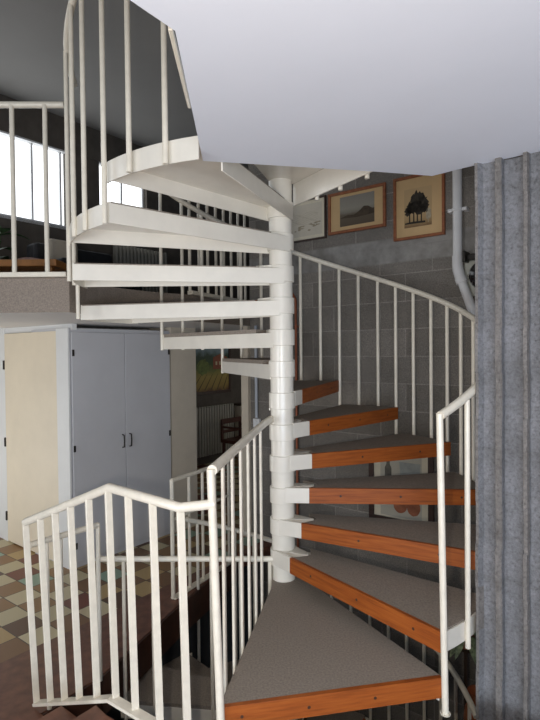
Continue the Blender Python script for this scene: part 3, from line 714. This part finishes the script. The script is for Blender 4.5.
def leaf(b,base,d,l,w,droop,n=6):
    d=Vector(d).normalized(); s=d.cross(Vector((0,0,1))).normalized(); pts=[]
    for k in range(n+1):
        t=k/n; c=Vector(base)+d*l*t+Vector((0,0,-droop*l*t*t)); ww=w*math.sin(PI*min(1,t*.9+.08)); pts.append((c-s*ww,c+s*ww+Vector((0,0,.004))))
    vs=[p for q in pts for p in q]; b.add(vs,[(2*k,2*k+1,2*k+3,2*k+2) for k in range(n)])
b=MB(); b4=MB()
for k in range(34):
    t=rnd.uniform(0,2*PI); z=2.15+rnd.uniform(.05,.55); base=Vector((-2.95+.04*math.cos(t),2.35+.04*math.sin(t),z)); leaf(b,base,(math.cos(t),math.sin(t),rnd.uniform(.1,.9)),rnd.uniform(.18,.32),rnd.uniform(.035,.06),.5)
for k in range(5):
    t=k*1.256; b4.tube([(-2.95,2.35,2.1),(-2.95+.03*math.cos(t),2.35+.03*math.sin(t),2.45),(-2.95+.05*math.cos(t),2.35+.05*math.sin(t),2.72)],.008,6)
o=b.build('foliage',LEAF,pp); o['kind']='stuff'; b4.build('stem',LEAF,pp)
cu=thing('cushion',G(-3.62,.66,2.27),'pale patterned cushion propped on the black sofa','cushion')
b=MB(); b.box(G(-3.78,.80,2.50),E2*.19,Vector((0,0,.19)),E1*.06); b.build('cover',PILAST,cu,bevel=.05)

# ------------------------------------------------------------------ low right, behind the steps
pl2=thing('potted_ivy',(1.24,.48,-1.55),'trailing variegated green plant below the treads beside the ribbed wall','plant')
b=MB(); b.lathe((1.24,.40,-.66),[(.05,0),(.065,.10),(.072,.10),(.072,.12),(.055,.12)],18); b.build('pot',TERRA,pl2)
b=MB()
for k in range(46):
    t=rnd.uniform(0,2*PI); base=Vector((1.24+.06*math.cos(t),.40+.06*math.sin(t),-.60+rnd.uniform(-.05,.12))); leaf(b,base,(math.cos(t)*1.0,math.sin(t)*1.0,rnd.uniform(-.5,.6)),rnd.uniform(.05,.11),rnd.uniform(.018,.03),.7)
o=b.build('foliage',LEAFP,pl2); o['kind']='stuff'
b=MB(); b.lathe((1.24,.40,-2.9),[(.10,0),(.10,.03),(.015,.05),(.015,2.2),(.055,2.22),(.055,2.24)],18); b.build('stand',DARKW,pl2)
cp=thing('copper_pot',(1.09,-.07,-2.9),'shiny copper vessel low down between the railing and the ribbed wall','pot')
b=MB(); b.lathe((1.255,.22,-1.15),[(.05,0),(.085,.03),(.095,.10),(.085,.17),(.06,.21),(.055,.25),(.07,.29),(.062,.29),(.04,.2)],24); b.build('body',COPPER,cp)
b=MB(); b.lathe((1.255,.22,-2.9),[(.11,0),(.11,.03),(.02,.05),(.02,1.72),(.05,1.74),(.05,1.75)],18); b.build('stand',DARKW,cp)

# ------------------------------------------------------------------ light
w=bpy.data.worlds.new('world'); S.world=w; w.use_nodes=True
bg=w.node_tree.nodes['Background']; bg.inputs[0].default_value=(.74,.84,1.0,1); bg.inputs[1].default_value=.18
def lamp(kind,name,loc,energy,color=(1,1,1),**k):
    l=bpy.data.lights.new(name,kind); l.energy=energy; l.color=color
    for a,v in k.items(): setattr(l,a,v)
    o=bpy.data.objects.new(name,l); o.location=loc; COL.objects.link(o); return o
lamp('POINT','camera_flash',CP+rc*-.10+uc*-.08+Vector((0,.05,0)),62,(1,.89,.76),shadow_soft_size=.012)
def area_lamp(name,loc,aim,e,sx,sy,c):
    o=lamp('AREA',name,loc,e,c,shape='RECTANGLE',size=sx,size_y=sy)
    o.rotation_euler=(Vector(aim)-Vector(loc)).to_track_quat('-Z','Y').to_euler()
area_lamp('slab_bounce_fill',(.3,-4.9,.1),(.2,-3.2,2.2),68,4.0,1.4,(.74,.85,1.0))  # added fill lamp aimed up at the slab underside, standing in for floor bounce
area_lamp('daylight_behind',(.2,-6.6,.7),(0,-1.8,2.2),128,4.5,1.6,(.74,.85,1.0))
area_lamp('daylight_left',(-3.6,-4.6,.7),(-1.5,1.3,.5),85,2.0,1.6,(.95,.97,1.0))
area_lamp('soffit_fill',G(-4.1,-1.6,.2),(-1.2,.6,1.45),17,1.2,1.0,(1,.98,.95))  # added fill to lift the balcony soffit, in place of light off the tiles
area_lamp('back_room_fill',G(-2.0,5.2,1.0),G(-4.4,4.0,.6),6,.8,.8,(1,.95,.85))  # added lamp to brighten the farm painting and radiator; no known source here
S.view_settings.view_transform='Standard'; S.view_settings.look='None'; S.view_settings.gamma=1; S.view_settings.exposure=0
try: S.view_settings.use_curve_mapping=False
except Exception: pass
